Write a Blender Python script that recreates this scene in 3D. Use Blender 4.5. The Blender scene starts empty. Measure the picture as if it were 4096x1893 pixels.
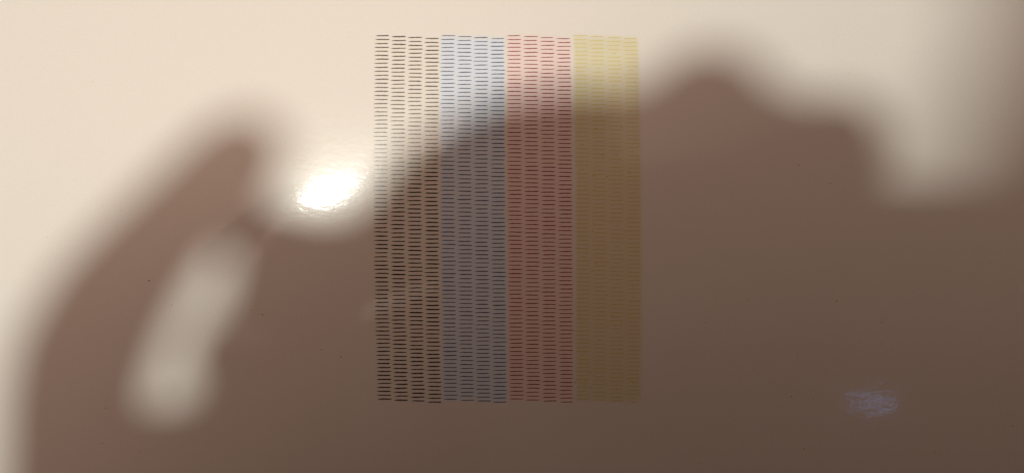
import bpy, bmesh, math, random
from mathutils import Vector

random.seed(7)
scene = bpy.context.scene
col = scene.collection

# ------------------------------------------------------------------ camera, world, lamps, exposure
FRAME_W = 0.24                       # metres of paper across the picture
S = FRAME_W / 4096.0                 # metres per photo pixel
H = 0.181                            # lens height above the paper
cam_d = bpy.data.cameras.new('camera')
cam_d.sensor_width = 36.0
cam_d.lens = 36.0 * H / FRAME_W
cam_d.clip_start = 0.002
cam_d.clip_end = 20.0
cam = bpy.data.objects.new('camera', cam_d)
col.objects.link(cam)
cam.location = (0, 0, H)
scene.camera = cam

world = bpy.data.worlds.new('World')
scene.world = world
world.use_nodes = True
bg = world.node_tree.nodes['Background']
bg.inputs['Color'].default_value = (1.0, 0.65, 0.495, 1)      # dim warm room
bg.inputs['Strength'].default_value = 0.34
# the room: ceiling and far wall glow in the lamp's light, the side behind the person is dim
_wt = world.node_tree
_tc = _wt.nodes.new('ShaderNodeTexCoord')
_dot = _wt.nodes.new('ShaderNodeVectorMath')
_dot.operation = 'DOT_PRODUCT'
_dot.inputs[1].default_value = (-0.22, 0.32, 0.921)
_wt.links.new(_tc.outputs['Generated'], _dot.inputs[0])
_pos = _wt.nodes.new('ShaderNodeMath')
_pos.operation = 'MAXIMUM'
_pos.inputs[1].default_value = 0.0
_wt.links.new(_dot.outputs['Value'], _pos.inputs[0])
_pow = _wt.nodes.new('ShaderNodeMath')
_pow.operation = 'POWER'
_pow.inputs[1].default_value = 11.0
_wt.links.new(_pos.outputs['Value'], _pow.inputs[0])
_str = _wt.nodes.new('ShaderNodeMath')
_str.operation = 'MULTIPLY_ADD'
_str.inputs[1].default_value = 2.0
_str.inputs[2].default_value = 0.012
_wt.links.new(_pow.outputs['Value'], _str.inputs[0])
_wt.links.new(_str.outputs['Value'], bg.inputs['Strength'])

# the slightly bowed sheet, which fixes where lamps are mirrored
CURL_A = math.radians(21)            # the sheet is slightly bowed about this axis
CURL_R, CURL_S = 0.32, 0.13


def bow(x, y):
    """height of the bowed sheet"""
    w = -(x + 0.0431) * math.sin(CURL_A) + (y - 0.0107) * math.cos(CURL_A)
    return -CURL_S * CURL_S * CURL_R * math.log(math.cosh(w / (CURL_R * CURL_S)))


def W(px, py, z=0.0):
    """place on the bowed sheet, in pixels of a 4096-wide print grid"""
    dx, dy = (px - 2048.0) * S, (946.5 - py) * S
    k = 1.0
    for _ in range(6):
        k = (H - bow(dx * k, dy * k)) / H
    return Vector((dx * k, dy * k, bow(dx * k, dy * k) + z))


def sheet_slope(p):
    e = 0.0005
    return ((bow(p.x + e, p.y) - bow(p.x - e, p.y)) / (2 * e), (bow(p.x, p.y + e) - bow(p.x, p.y - e)) / (2 * e))


def mirrored(px, py, height):
    """the place, HEIGHT above the table, that the gloss mirrors to the lens at this spot of the sheet"""
    p = W(px, py)
    gx, gy = sheet_slope(p)
    n = Vector((-gx, -gy, 1)).normalized()
    d = (p - Vector((0, 0, H))).normalized()
    r = d - 2 * d.dot(n) * n
    return p + r * ((height - p.z) / r.z)


LAMP = mirrored(1304, 786, 1.40)


def area_light(name, loc, sx, sy, power, color, roll=0.0, shape='ELLIPSE'):
    d = bpy.data.lights.new(name, 'AREA')
    d.shape = shape
    d.size, d.size_y = sx, sy
    d.energy = power
    d.color = color
    o = bpy.data.objects.new(name, d)
    col.objects.link(o)
    o.location = loc
    o.rotation_euler = (0, 0, roll)               # faces straight down
    return o


# the lamp over the table: it casts the hands' shadow and shows as the white glint
area_light('ceiling_lamp', LAMP, 0.104, 0.090, 13.9, (1.0, 1.0, 0.885), math.radians(26))
# a cold screen on the far side of the room, mirrored faintly in the gloss
area_light('cold_screen', mirrored(3490, 1612, 1.43), 0.11, 0.024, 0.026, (0.22, 0.47, 1.0), math.radians(-4), 'RECTANGLE')

scene.view_settings.view_transform = 'Standard'
scene.view_settings.look = 'None'
scene.view_settings.exposure = 0.0
scene.view_settings.gamma = 1.0
scene.view_settings.use_curve_mapping = False
scene.cycles.max_bounces = 6


# ------------------------------------------------------------------ helpers
def link(name, me, mat=None, parent=None):
    o = bpy.data.objects.new(name, me)
    col.objects.link(o)
    if mat is not None and me is not None and not me.materials:
        me.materials.append(mat)
    if parent is not None:
        o.parent = parent
    return o


def tag(o, label=None, cat=None, group=None, kind=None):
    for k, v in (('label', label), ('category', cat), ('group', group), ('kind', kind)):
        if v:
            o[k] = v
    return o


def mesh(name, verts, faces, smooth=False):
    me = bpy.data.meshes.new(name)
    me.from_pydata([tuple(v) for v in verts], [], faces)
    me.update()
    if smooth:
        for p in me.polygons:
            p.use_smooth = True
    return me


PAPER = (0.86, 0.835, 0.795, 1)


def gloss_material(name, color, fade=False, rough=0.26, coat=1.0, haze=0.20):
    """glossy photo-paper surface; FADE blends to bare paper by the 'ink' attribute"""
    m = bpy.data.materials.new(name)
    m.use_nodes = True
    nt = m.node_tree
    N, Lk = nt.nodes, nt.links
    b = N['Principled BSDF']
    geo = N.new('ShaderNodeNewGeometry')
    # streaky swell of the coating, drawn out along the feed direction
    mp = N.new('ShaderNodeMapping')
    mp.inputs['Rotation'].default_value = (0, 0, math.radians(14))
    mp.inputs['Scale'].default_value = (400, 640, 400)
    Lk.new(geo.outputs['Position'], mp.inputs['Vector'])
    n1 = N.new('ShaderNodeTexNoise')
    n1.inputs['Scale'].default_value = 1.0
    n1.inputs['Detail'].default_value = 3.0
    n1.inputs['Roughness'].default_value = 0.55
    Lk.new(mp.outputs['Vector'], n1.inputs['Vector'])
    bump = N.new('ShaderNodeBump')
    bump.inputs['Strength'].default_value = 1.0
    bump.inputs['Distance'].default_value = 0.00002
    Lk.new(n1.outputs['Fac'], bump.inputs['Height'])
    Lk.new(bump.outputs['Normal'], b.inputs['Coat Normal'])
    Lk.new(bump.outputs['Normal'], b.inputs['Normal'])
    # faint tooth and mottling of the sheet
    n2 = N.new('ShaderNodeTexNoise')
    n2.inputs['Scale'].default_value = 4200.0
    n2.inputs['Detail'].default_value = 2.0
    Lk.new(geo.outputs['Position'], n2.inputs['Vector'])
    mr = N.new('ShaderNodeMapRange')
    mr.inputs['From Min'].default_value = 0.25
    mr.inputs['From Max'].default_value = 0.75
    mr.inputs['To Min'].default_value = 0.955
    mr.inputs['To Max'].default_value = 1.035
    Lk.new(n2.outputs['Fac'], mr.inputs['Value'])
    src = None
    if fade:
        at = N.new('ShaderNodeAttribute')
        at.attribute_name = 'ink'
        mx = N.new('ShaderNodeMix')
        mx.data_type = 'RGBA'
        mx.inputs[6].default_value = PAPER
        mx.inputs[7].default_value = color
        Lk.new(at.outputs['Fac'], mx.inputs[0])
        src = mx.outputs[2]
    mul = N.new('ShaderNodeMix')
    mul.data_type = 'RGBA'
    mul.blend_type = 'MULTIPLY'
    mul.inputs[0].default_value = 1.0
    if src:
        Lk.new(src, mul.inputs[6])
    else:
        mul.inputs[6].default_value = color
    Lk.new(mr.outputs['Result'], mul.inputs[7])
    Lk.new(mul.outputs[2], b.inputs['Base Color'])
    b.inputs['Roughness'].default_value = rough
    b.inputs['IOR'].default_value = 1.45
    b.inputs['Specular IOR Level'].default_value = haze
    b.inputs['Coat Weight'].default_value = coat
    b.inputs['Coat Roughness'].default_value = 0.05
    b.inputs['Coat IOR'].default_value = 1.5
    return m


def plain_material(name, color, rough=0.5, noise=0.0, scale=60.0, metallic=0.0):
    m = bpy.data.materials.new(name)
    m.use_nodes = True
    N, Lk = m.node_tree.nodes, m.node_tree.links
    b = N['Principled BSDF']
    b.inputs['Roughness'].default_value = rough
    b.inputs['Metallic'].default_value = metallic
    tc = N.new('ShaderNodeTexCoord')
    n = N.new('ShaderNodeTexNoise')
    n.inputs['Scale'].default_value = scale
    n.inputs['Detail'].default_value = 4.0
    Lk.new(tc.outputs['Object'], n.inputs['Vector'])
    r = N.new('ShaderNodeValToRGB')
    c = color
    r.color_ramp.elements[0].color = tuple(v * (1 - noise) for v in c[:3]) + (1,)
    r.color_ramp.elements[1].color = tuple(min(1, v * (1 + noise)) for v in c[:3]) + (1,)
    Lk.new(n.outputs['Fac'], r.inputs['Fac'])
    Lk.new(r.outputs['Color'], b.inputs['Base Color'])
    return m


# ------------------------------------------------------------------ table top
def wood_material():
    m = bpy.data.materials.new('brown_wood')
    m.use_nodes = True
    N, Lk = m.node_tree.nodes, m.node_tree.links
    b = N['Principled BSDF']
    tc = N.new('ShaderNodeTexCoord')
    mp = N.new('ShaderNodeMapping')
    mp.inputs['Scale'].default_value = (3, 40, 3)
    Lk.new(tc.outputs['Object'], mp.inputs['Vector'])
    n = N.new('ShaderNodeTexNoise')
    n.inputs['Scale'].default_value = 4
    n.inputs['Detail'].default_value = 6
    n.inputs['Distortion'].default_value = 0.6
    Lk.new(mp.outputs['Vector'], n.inputs['Vector'])
    r = N.new('ShaderNodeValToRGB')
    r.color_ramp.elements[0].position = 0.3
    r.color_ramp.elements[0].color = (0.10, 0.055, 0.03, 1)
    r.color_ramp.elements[1].position = 0.7
    r.color_ramp.elements[1].color = (0.23, 0.135, 0.075, 1)
    Lk.new(n.outputs['Fac'], r.inputs['Fac'])
    Lk.new(r.outputs['Color'], b.inputs['Base Color'])
    b.inputs['Roughness'].default_value = 0.45
    return m


def rounded_slab(name, x0, x1, y0, y1, z0, z1, r, bevel, seg=8):
    pts = []
    for cx, cy, a0 in ((x1 - r, y1 - r, 0), (x0 + r, y1 - r, 90), (x0 + r, y0 + r, 180), (x1 - r, y0 + r, 270)):
        for i in range(seg + 1):
            a = math.radians(a0 + 90 * i / seg)
            pts.append((cx + r * math.cos(a), cy + r * math.sin(a)))
    n = len(pts)
    mx, my = (x0 + x1) / 2, (y0 + y1) / 2
    hx, hy = (x1 - x0) / 2, (y1 - y0) / 2
    rings = [(z0, bevel), (z0 + bevel * 0.3, bevel * 0.3), (z0 + bevel, 0), (z1 - bevel, 0), (z1 - bevel * 0.3, bevel * 0.3), (z1, bevel)]
    verts, faces = [], []
    for z, ins in rings:
        for x, y in pts:
            verts.append((mx + (x - mx) * (hx - ins) / hx, my + (y - my) * (hy - ins) / hy, z))
    for k in range(len(rings) - 1):
        for i in range(n):
            j = (i + 1) % n
            faces.append((k * n + i, k * n + j, (k + 1) * n + j, (k + 1) * n + i))
    faces.append(tuple(reversed(range(n))))
    faces.append(tuple(range((len(rings) - 1) * n, len(rings) * n)))
    return mesh(name, verts, faces, False)


table = link('table_top', rounded_slab('table_top', -0.7, 0.7, -0.128, 0.6, -0.056, -0.0235, 0.02, 0.003), wood_material())
tag(table, kind='structure')

# ------------------------------------------------------------------ the sheet and its print
paper = bpy.data.objects.new('photo_paper', None)
col.objects.link(paper)
paper.empty_display_size = 0.05
tag(paper, 'glossy white photo paper printed with a four-colour ink nozzle test, hand shadows across it', 'paper')
M_PAPER = gloss_material('glossy_paper', PAPER)
NX, NY = 240, 170
sv, sf = [], []
for top in (1, 0):
    for j in range(NY + 1):
        for i in range(NX + 1):
            x, y = -0.1485 + 0.297 * i / NX, -0.105 + 0.21 * j / NY
            sv.append((x, y, bow(x, y) - (0 if top else 0.00028)))
off = (NX + 1) * (NY + 1)
at_ = lambda i, j: j * (NX + 1) + i
for j in range(NY):
    for i in range(NX):
        a, b, c, d = at_(i, j), at_(i + 1, j), at_(i + 1, j + 1), at_(i, j + 1)
        sf.append((a, b, c, d))
        sf.append((d + off, c + off, b + off, a + off))
rim = [at_(i, 0) for i in range(NX)] + [at_(NX, j) for j in range(NY)] + [at_(i, NY) for i in range(NX, 0, -1)] + [at_(0, j) for j in range(NY, 0, -1)]
for k in range(len(rim)):
    a, b = rim[k], rim[(k + 1) % len(rim)]
    sf.append((b, a, a + off, b + off))
sheet = link('sheet', mesh('sheet', sv, sf, True), M_PAPER, paper)

Z_WASH, Z_DASH = 0.000030, 0.000055
ROWS = 90


def print_point(cx, v):
    """cx: column coordinate in photo pixels at the block's head; v: -1 (top row) .. 1 (bottom row)"""
    y = 870.0 + 44.5 * 16.67 * (v - 0.02 * v * v * v)
    x = 2030.0 + (cx - 2022.0) * (1.0 + 0.017 * (1 - v * v)) + 5.0 * v - 8.0 * v * 0 - 4.0 + 2.0 * v * v
    return x, y


INKS = [
    # name, first column x, column pitch, dash colour, wash colour, dash thickness, label
    ('black', 1500.0, 66.4, (0.006, 0.0035, 0.003, 1), (0.85, 0.825, 0.77, 1), 4.9, 'black ink dashes in four stepped columns'),
    ('cyan', 1763.5, 66.0, (0.03, 0.09, 0.20, 1), (0.74, 0.83, 0.95, 1), 3.6, 'blue ink dashes in four stepped columns'),
    ('magenta', 2027.0, 66.0, (0.30, 0.035, 0.055, 1), (0.91, 0.75, 0.73, 1), 3.6, 'red ink dashes in four stepped columns'),
    ('yellow', 2292.0, 66.8, (0.76, 0.66, 0.31, 1), (0.80, 0.76, 0.57, 1), 4.4, 'pale yellow ink dashes in four stepped columns'),
]
DASH_LEN = 56.0


def sheet_tilt(p):
    gx, gy = sheet_slope(p)
    return (math.atan(gy), -math.atan(gx), 0)


def dash_outline(rng, length, thick):
    """ragged pen-thin dash, photo pixels about its centre; returns (verts, faces)"""
    n = 8
    top, bot = [], []
    ph = rng.uniform(0, 6.28)
    for i in range(n + 1):
        t = i / n
        x = (t - 0.5) * length
        mid = 0.32 * math.sin(ph + t * 4.0) + rng.uniform(-0.25, 0.25)
        w = thick * 0.5 * rng.uniform(0.82, 1.12)
        if i == 0:
            w *= 0.30
            mid += 0.5
        elif i == 1:
            w *= 0.80
        elif i == n:
            w *= 0.45
        top.append((x, mid - w))
        bot.append((x, mid + w))
    verts = [(x * S, -y * S, 0) for x, y in bot] + [(x * S, -y * S, 0) for x, y in top]
    faces = [(i, i + 1, n + 2 + i, n + 1 + i) for i in range(n)]
    return verts, faces


for bi, (iname, x0, pitch, ink, wash, thick, label) in enumerate(INKS):
    # washed ground of the block: grid with a soft rim
    rng = random.Random(100 + bi)
    e = 0.03 if bi == 3 else 0.015
    inner = [2 * e + (1 - 4 * e) * i / 16 for i in range(17)]
    us = [0, e] + inner + [1 - e, 1.0]
    ul = [0, 0.45] + [1] * 17 + [0.45, 0]
    nv = 60
    vs = [i / nv for i in range(nv + 1)]
    verts, fac = [], []
    xa, xb = ((1492.0, 1757.6), (1758.0, 2021.2), (2021.6, 2286.0), (2286.4, 2561.0))[bi]
    for j, v in enumerate(vs):
        for i, u in enumerate(us):
            px, py = print_point(xa + (xb - xa) * u, -1.012 + 2.03 * v)
            py += 9 * u + (2 if j else -4)
            verts.append(W(px, py, Z_WASH))
            a = ul[i]
            if j in (0, nv):
                a = 0
            fac.append(a)
    nu = len(us)
    faces = [(j * nu + i, (j + 1) * nu + i, (j + 1) * nu + i + 1, j * nu + i + 1) for j in range(nv) for i in range(nu - 1)]
    me = mesh('ink_block', verts, faces, True)
    at = me.attributes.new('ink', 'FLOAT', 'POINT')
    for i, a in enumerate(fac):
        at.data[i].value = a
    block = link('ink_block', me, gloss_material(iname + '_wash', wash, fade=True), paper)
    block['label'] = label
    M_INK = gloss_material(iname + '_ink', ink, rough=0.29 if bi == 0 else 0.26, haze=0.7 if bi == 0 else 0.35)
    # all dashes of the block, then the largest as pieces of their own
    dashes = []
    for c in range(4):
        for r in range(ROWS):
            v = (r - 44.5) / 44.5
            ln = DASH_LEN * rng.uniform(0.93, 1.05)
            th = thick * rng.uniform(0.87, 1.13)
            px, py = print_point(x0 + c * pitch + DASH_LEN / 2 + rng.uniform(-2.2, 2.2), v)
            py += c * 3.9 + rng.uniform(-0.45, 0.45)
            if bi == 3 and rng.random() < 0.12:
                ln *= rng.uniform(0.3, 0.8)
            dashes.append((ln * th, px, py, ln, th))
    dashes.sort(reverse=True)
    variants = []
    for k in range(12):
        vv, ff = dash_outline(rng, DASH_LEN, thick)
        dm = mesh('ink_dash', vv, ff)
        dm.materials.append(M_INK)
        variants.append(dm)
    for k, (_, px, py, ln, th) in enumerate(dashes[:75]):
        o = link('ink_dash', variants[k % 12], None, block)
        o.location = W(px, py, Z_DASH)
        o.rotation_euler = sheet_tilt(o.location)
        o.scale = (ln / DASH_LEN, th / thick, 1)
    verts, faces = [], []
    for (_, px, py, ln, th) in dashes[75:]:
        vv, ff = dash_outline(rng, ln, th)
        base = len(verts)
        p = W(px, py, Z_DASH)
        verts += [(p.x + a, p.y + b, bow(p.x + a, p.y + b) + Z_DASH) for a, b, c in vv]
        faces += [tuple(base + i for i in f) for f in ff]
    tag(link('ink_dashes', mesh('ink_dashes', verts, faces), M_INK, block), kind='stuff')

# stray droplets: yellow spatter over the sheet, a dark grain
spat = [(687, 1222), (1005, 1240), (1050, 1259), (423, 1633), (409, 1774), (1364, 1429), (1285, 1399), (3737, 967), (3960, 1050),
        (3990, 1161), (3736, 1810), (3164, 1586), (3253, 1594), (3526, 1290), (3347, 1204), (3190, 1426), (2944, 1678), (2990, 1202),
        (4050, 1704), (3085, 1768), (3216, 1796), (3194, 662), (3402, 668), (3320, 735), (1450, 822), (560, 1810), (1205, 1275), (2820, 1290)]
rng = random.Random(5)
for k in range(46):
    spat.append((rng.uniform(2290, 2545), rng.uniform(300, 1600)))
for k in range(14):
    spat.append((rng.uniform(60, 4040), rng.uniform(60, 1860)))
verts, faces = [], []
for k, (px, py) in enumerate(spat):
    big = k < 28
    rx = rng.uniform(3, 5) if big else rng.uniform(2.5, 5) if k < 74 else rng.uniform(1.8, 3)
    ry = rx * rng.uniform(0.45, 0.8)
    base = len(verts)
    p = W(px, py, Z_DASH + 0.00002)
    a0 = rng.uniform(-0.4, 0.4)
    for i in range(8):
        a = i * math.pi / 4
        q = rng.uniform(0.8, 1.15)
        ex, ey = rx * q * math.cos(a), ry * q * math.sin(a)
        verts.append((p.x + (ex * math.cos(a0) - ey * math.sin(a0)) * S, p.y + (ex * math.sin(a0) + ey * math.cos(a0)) * S, p.z))
    faces.append(tuple(range(base, base + 8)))
tag(link('yellow_spatter', mesh('yellow_spatter', verts, faces), gloss_material('yellow_spatter', (0.70, 0.56, 0.16, 1)), paper), kind='stuff')
gp = W(596, 1123, Z_DASH)
gv = [(gp.x + 3.2 * S * math.cos(a) * q, gp.y + 2.6 * S * math.sin(a) * q, gp.z + h)
      for h, q in ((0, 1), (0.00006, 0.5)) for a in [i * math.pi / 4 for i in range(8)]]
grain = mesh('dark_grain', gv, [(i, (i + 1) % 8, 8 + (i + 1) % 8, 8 + i) for i in range(8)] + [tuple(range(8, 16))])
link('dark_grain', grain, plain_material('dark_grain', (0.03, 0.02, 0.015), 0.6), paper)

# ------------------------------------------------------------------ the phone that takes the picture
M_BODY = plain_material('phone_body', (0.012, 0.012, 0.014), 0.35, 0.2)
M_GLASS = plain_material('phone_glass', (0.006, 0.006, 0.008), 0.08, 0.1)
phone = bpy.data.objects.new('phone', None)
col.objects.link(phone)
phone.location = (0.067, -0.0245, H + 0.0015)
tag(phone, 'black phone held flat in both hands above the paper, its shadow on it', 'phone')
link('casing', rounded_slab('casing', -0.08, 0.08, -0.0375, 0.0375, 0.0, 0.0084, 0.010, 0.0022), M_BODY, phone)
link('screen', rounded_slab('screen', -0.0775, 0.0775, -0.0350, 0.0350, 0.0085, 0.0089, 0.008, 0.0001), M_GLASS, phone)


def ring_disc(name, r, z0, z1, mat, loc, parent, hole=0.0):
    n = 28
    verts, faces = [], []
    for rr, z in ((hole, z0), (r, z0), (r, z1), (hole, z1)):
        for i in range(n):
            a = 2 * math.pi * i / n
            verts.append((rr * math.cos(a), rr * math.sin(a), z))
    for k in range(3):
        for i in range(n):
            j = (i + 1) % n
            faces.append((k * n + i, k * n + j, (k + 1) * n + j, (k + 1) * n + i))
    o = link(name, mesh(name, verts, faces), mat, parent)
    o.location = loc
    return o


# lens rims on the back, the middle one round the taking lens
for dy in (0.0, -0.014, -0.028):
    ring_disc('lens_ring', 0.0048, -0.0007, -0.0001, M_BODY, (-0.067, 0.0245 + dy, 0), phone, 0.0032)

# ------------------------------------------------------------------ the hands round the phone
Q = FRAME_W / 2576.0


def caster(qx, qy, z):
    """where a point at height Z must be for the lamp to throw its shadow on the paper at (qx, qy), in 1/2576ths of the frame"""
    s = W(qx * 4096 / 2576, qy * 4096 / 2576)
    p = s + (LAMP - s) * ((z - s.z) / (LAMP.z - s.z))
    return p


def capsule(bm, a, b, ra, rb, seg=14):
    """tapered limb segment with round ends"""
    ax = b - a
    L = ax.length
    ax = ax.normalized() if L > 1e-9 else Vector((0, 0, 1))
    q = ax.to_track_quat('Z', 'Y')
    rings = []
    for i in range(1, 5):
        t = math.radians(-90 + 90 * i / 4)
        rings.append((ra * math.sin(t), ra * math.cos(t), a))
    for i in range(0, 4):
        t = math.radians(90 * i / 4)
        rings.append((rb * math.sin(t), rb * math.cos(t), b))
    loops = []
    for dz, r, c in rings:
        loops.append([bm.verts.new(c + q @ Vector((r * math.cos(2 * math.pi * k / seg), r * math.sin(2 * math.pi * k / seg), dz))) for k in range(seg)])
    for l0, l1 in zip(loops, loops[1:]):
        for k in range(seg):
            bm.faces.new((l0[k], l0[(k + 1) % seg], l1[(k + 1) % seg], l1[k]))
    p0 = bm.verts.new(a - ax * ra)
    p1 = bm.verts.new(b + ax * rb)
    for k in range(seg):
        bm.faces.new((p0, loops[0][(k + 1) % seg], loops[0][k]))
        bm.faces.new((p1, loops[-1][k], loops[-1][(k + 1) % seg]))


def limb_points(chain, floor=0.1835):
    out = []
    for qx, qy, rq, z in chain:
        r = rq * Q * (1 - z / LAMP.z)
        zz = max(z, floor + r)
        r = rq * Q * (1 - zz / LAMP.z)
        out.append((caster(qx, qy, zz), r))
    return out


M_SKIN = plain_material('skin', (0.50, 0.30, 0.22), 0.5, 0.08, 90)
M_KNIT = plain_material('dark_knit', (0.035, 0.032, 0.035), 0.9, 0.3, 300)


person = bpy.data.objects.new('person', None)
col.objects.link(person)
tag(person, 'person in dark sweater leaning over the paper with a phone, hands shadowing the sheet', 'person')
Z = 0.188
lchains = [
    # thumb, arched clear of the palm
    [(270, 1360, 300, 0.20), (188, 1080, 182, 0.205), (204, 920, 174, 0.208), (278, 770, 165, 0.212), (366, 645, 142, 0.21), (462, 536, 128, 0.213), (552, 446, 126, 0.216), (606, 394, 120, 0.218)],
    [(280, 1210, 140, Z), (450, 1140, 132, 0.2), (640, 1180, 135, Z)],
    # curled fingers, their tips towards the thumb
    [(1050, 640, 120, Z), (850, 630, 85, Z), (720, 608, 80, Z), (592, 552, 92, 0.20)],
    [(1100, 770, 125, Z), (860, 755, 105, Z), (662, 748, 104, 0.205)],
    [(1100, 900, 130, Z), (860, 880, 110, Z), (577, 905, 112, 0.205)],
    [(1100, 1050, 130, Z), (850, 1030, 110, Z), (572, 1035, 104, Z)],
    # forefinger reaching up to the phone's edge
    [(940, 615, 85, Z), (1040, 512, 105, Z), (1130, 425, 112, Z), (1270, 355, 112, Z), (1420, 325, 108, Z), (1600, 330, 110, Z)],
    # palm
    [(1000, 760, 200, Z), (1250, 620, 230, Z), (1500, 560, 230, Z), (1720, 520, 170, Z)],
    [(900, 1000, 240, Z), (1250, 900, 280, Z), (1600, 850, 250, Z)],
    [(700, 1340, 260, Z), (1050, 1180, 300, Z), (1500, 1150, 280, Z)],
    [(560, 1330, 210, Z), (700, 1400, 260, Z), (900, 1500, 300, Z), (1000, 1900, 300, 0.215)],
]
rchains = [
    [(1795, 292, 180, 0.214), (1800, 420, 160, 0.21), (1850, 700, 120, Z)],
    [(1675, 322, 134, Z), (1600, 520, 110, Z), (1650, 760, 110, Z)],
    [(2112, 356, 128, 0.212), (2095, 480, 118, Z), (2060, 720, 120, Z)],
    [(1945, 350, 138, Z), (1950, 700, 140, Z)],
    [(2180, 575, 125, Z), (2420, 592, 145, Z), (2620, 606, 152, Z)],
    [(1900, 800, 160, Z), (2300, 860, 200, Z), (2700, 900, 280, Z)],
    [(2200, 1000, 200, Z), (2500, 1050, 250, Z), (2800, 1050, 320, Z)],
    [(2800, 1000, 320, Z), (3200, 1100, 320, 0.215)],
]
V = Vector
C = V((0.022, 0.050, 0.48))                       # head, bent over the screen
wl, wr = caster(1000, 1900, 0.215), caster(3200, 1100, 0.222)
sh_l, sh_r = V((-0.17, -0.20, 0.40)), V((0.17, -0.20, 0.41))
el_l, el_r = V((-0.20, -0.30, 0.16)), V((0.35, 0.03, 0.21))
neck = V((0.01, -0.15, 0.45))
fixed = [
    [(C + V((0, 0.025, 0.012)), 0.076), (C + V((0, -0.035, 0.0)), 0.074), (C + V((0, -0.075, -0.03)), 0.050), (C + V((0, -0.088, -0.055)), 0.028)],
    [(C + V((0, -0.01, -0.075)), 0.012), (C + V((0, -0.045, -0.092)), 0.013)],
    [(C + V((0.030, -0.07, -0.062)), 0.012), (C + V((-0.030, -0.07, -0.062)), 0.012)],
    [(C + V((0.078, -0.015, 0.0)), 0.010), (C + V((0.079, -0.04, -0.008)), 0.009)],
    [(C + V((-0.078, -0.015, 0.0)), 0.010), (C + V((-0.079, -0.04, -0.008)), 0.009)],
    [(C + V((0, -0.06, 0.02)), 0.055), (neck, 0.058)],
    [(sh_l, 0.045), (neck, 0.06), (sh_r, 0.045)],
    [(sh_l, 0.045), (el_l, 0.038), (wl, 0.026)],
    [(sh_r, 0.045), (el_r, 0.038), (wr, 0.027)],
    [(V((-0.07, -0.235, 0.33)), 0.09), (V((-0.05, -0.255, -0.10)), 0.10)],
    [(V((0.06, -0.235, 0.33)), 0.09), (V((0.07, -0.255, -0.10)), 0.10)],
]


def grow(name, chains, mat, parent, voxel):
    bm = bmesh.new()
    for pts in chains:
        for (a, ra), (b, rb) in zip(pts, pts[1:]):
            capsule(bm, a, b, ra, rb)
    me = bpy.data.meshes.new(name)
    bm.to_mesh(me)
    bm.free()
    o = link(name, me, mat, parent)
    r = o.modifiers.new('remesh', 'REMESH')
    r.mode = 'VOXEL'
    r.voxel_size = voxel
    r.use_smooth_shade = True
    sm = o.modifiers.new('smooth', 'SMOOTH')
    sm.factor = 0.5
    sm.iterations = 4
    return o


grow('body', fixed + [limb_points(c, 0.1835) for c in lchains] + [limb_points(c, 0.1905) for c in rchains], M_SKIN, person, 0.0025)
fat = 0.014
wool = [
    [(V((-0.12, -0.21, 0.39)), 0.072), (V((0.12, -0.21, 0.39)), 0.072)],
    [(sh_l, 0.062), (el_l, 0.055), (wl + (el_l - wl) * 0.35, 0.044)],
    [(sh_r, 0.056), (el_r, 0.050), (wr + (el_r - wr) * 0.25, 0.044)],
    [(V((-0.07, -0.235, 0.33)), 0.09 + fat), (V((-0.05, -0.255, -0.13)), 0.10 + fat)],
    [(V((0.06, -0.235, 0.33)), 0.09 + fat), (V((0.07, -0.255, -0.13)), 0.10 + fat)],
]
grow('sweater', wool, M_KNIT, person, 0.005)
M_HAIR = plain_material('dark_hair', (0.03, 0.02, 0.014), 0.6, 0.4, 200)
grow('hair', [[(C + V((0, 0.034, 0.022)), 0.078), (C + V((0, -0.030, 0.022)), 0.078)], [(C + V((0, 0.06, -0.01)), 0.05), (C + V((0, 0.05, 0.02)), 0.06)]], M_HAIR, person, 0.003)
M_EYE = plain_material('eye', (0.75, 0.72, 0.68), 0.2)
for dx in (-0.032, 0.032):
    bm = bmesh.new()
    bmesh.ops.create_uvsphere(bm, u_segments=16, v_segments=10, radius=0.012)
    me = bpy.data.meshes.new('eye')
    bm.to_mesh(me)
    bm.free()
    link('eye', me, M_EYE, person).location = C + V((dx, -0.008, -0.066))
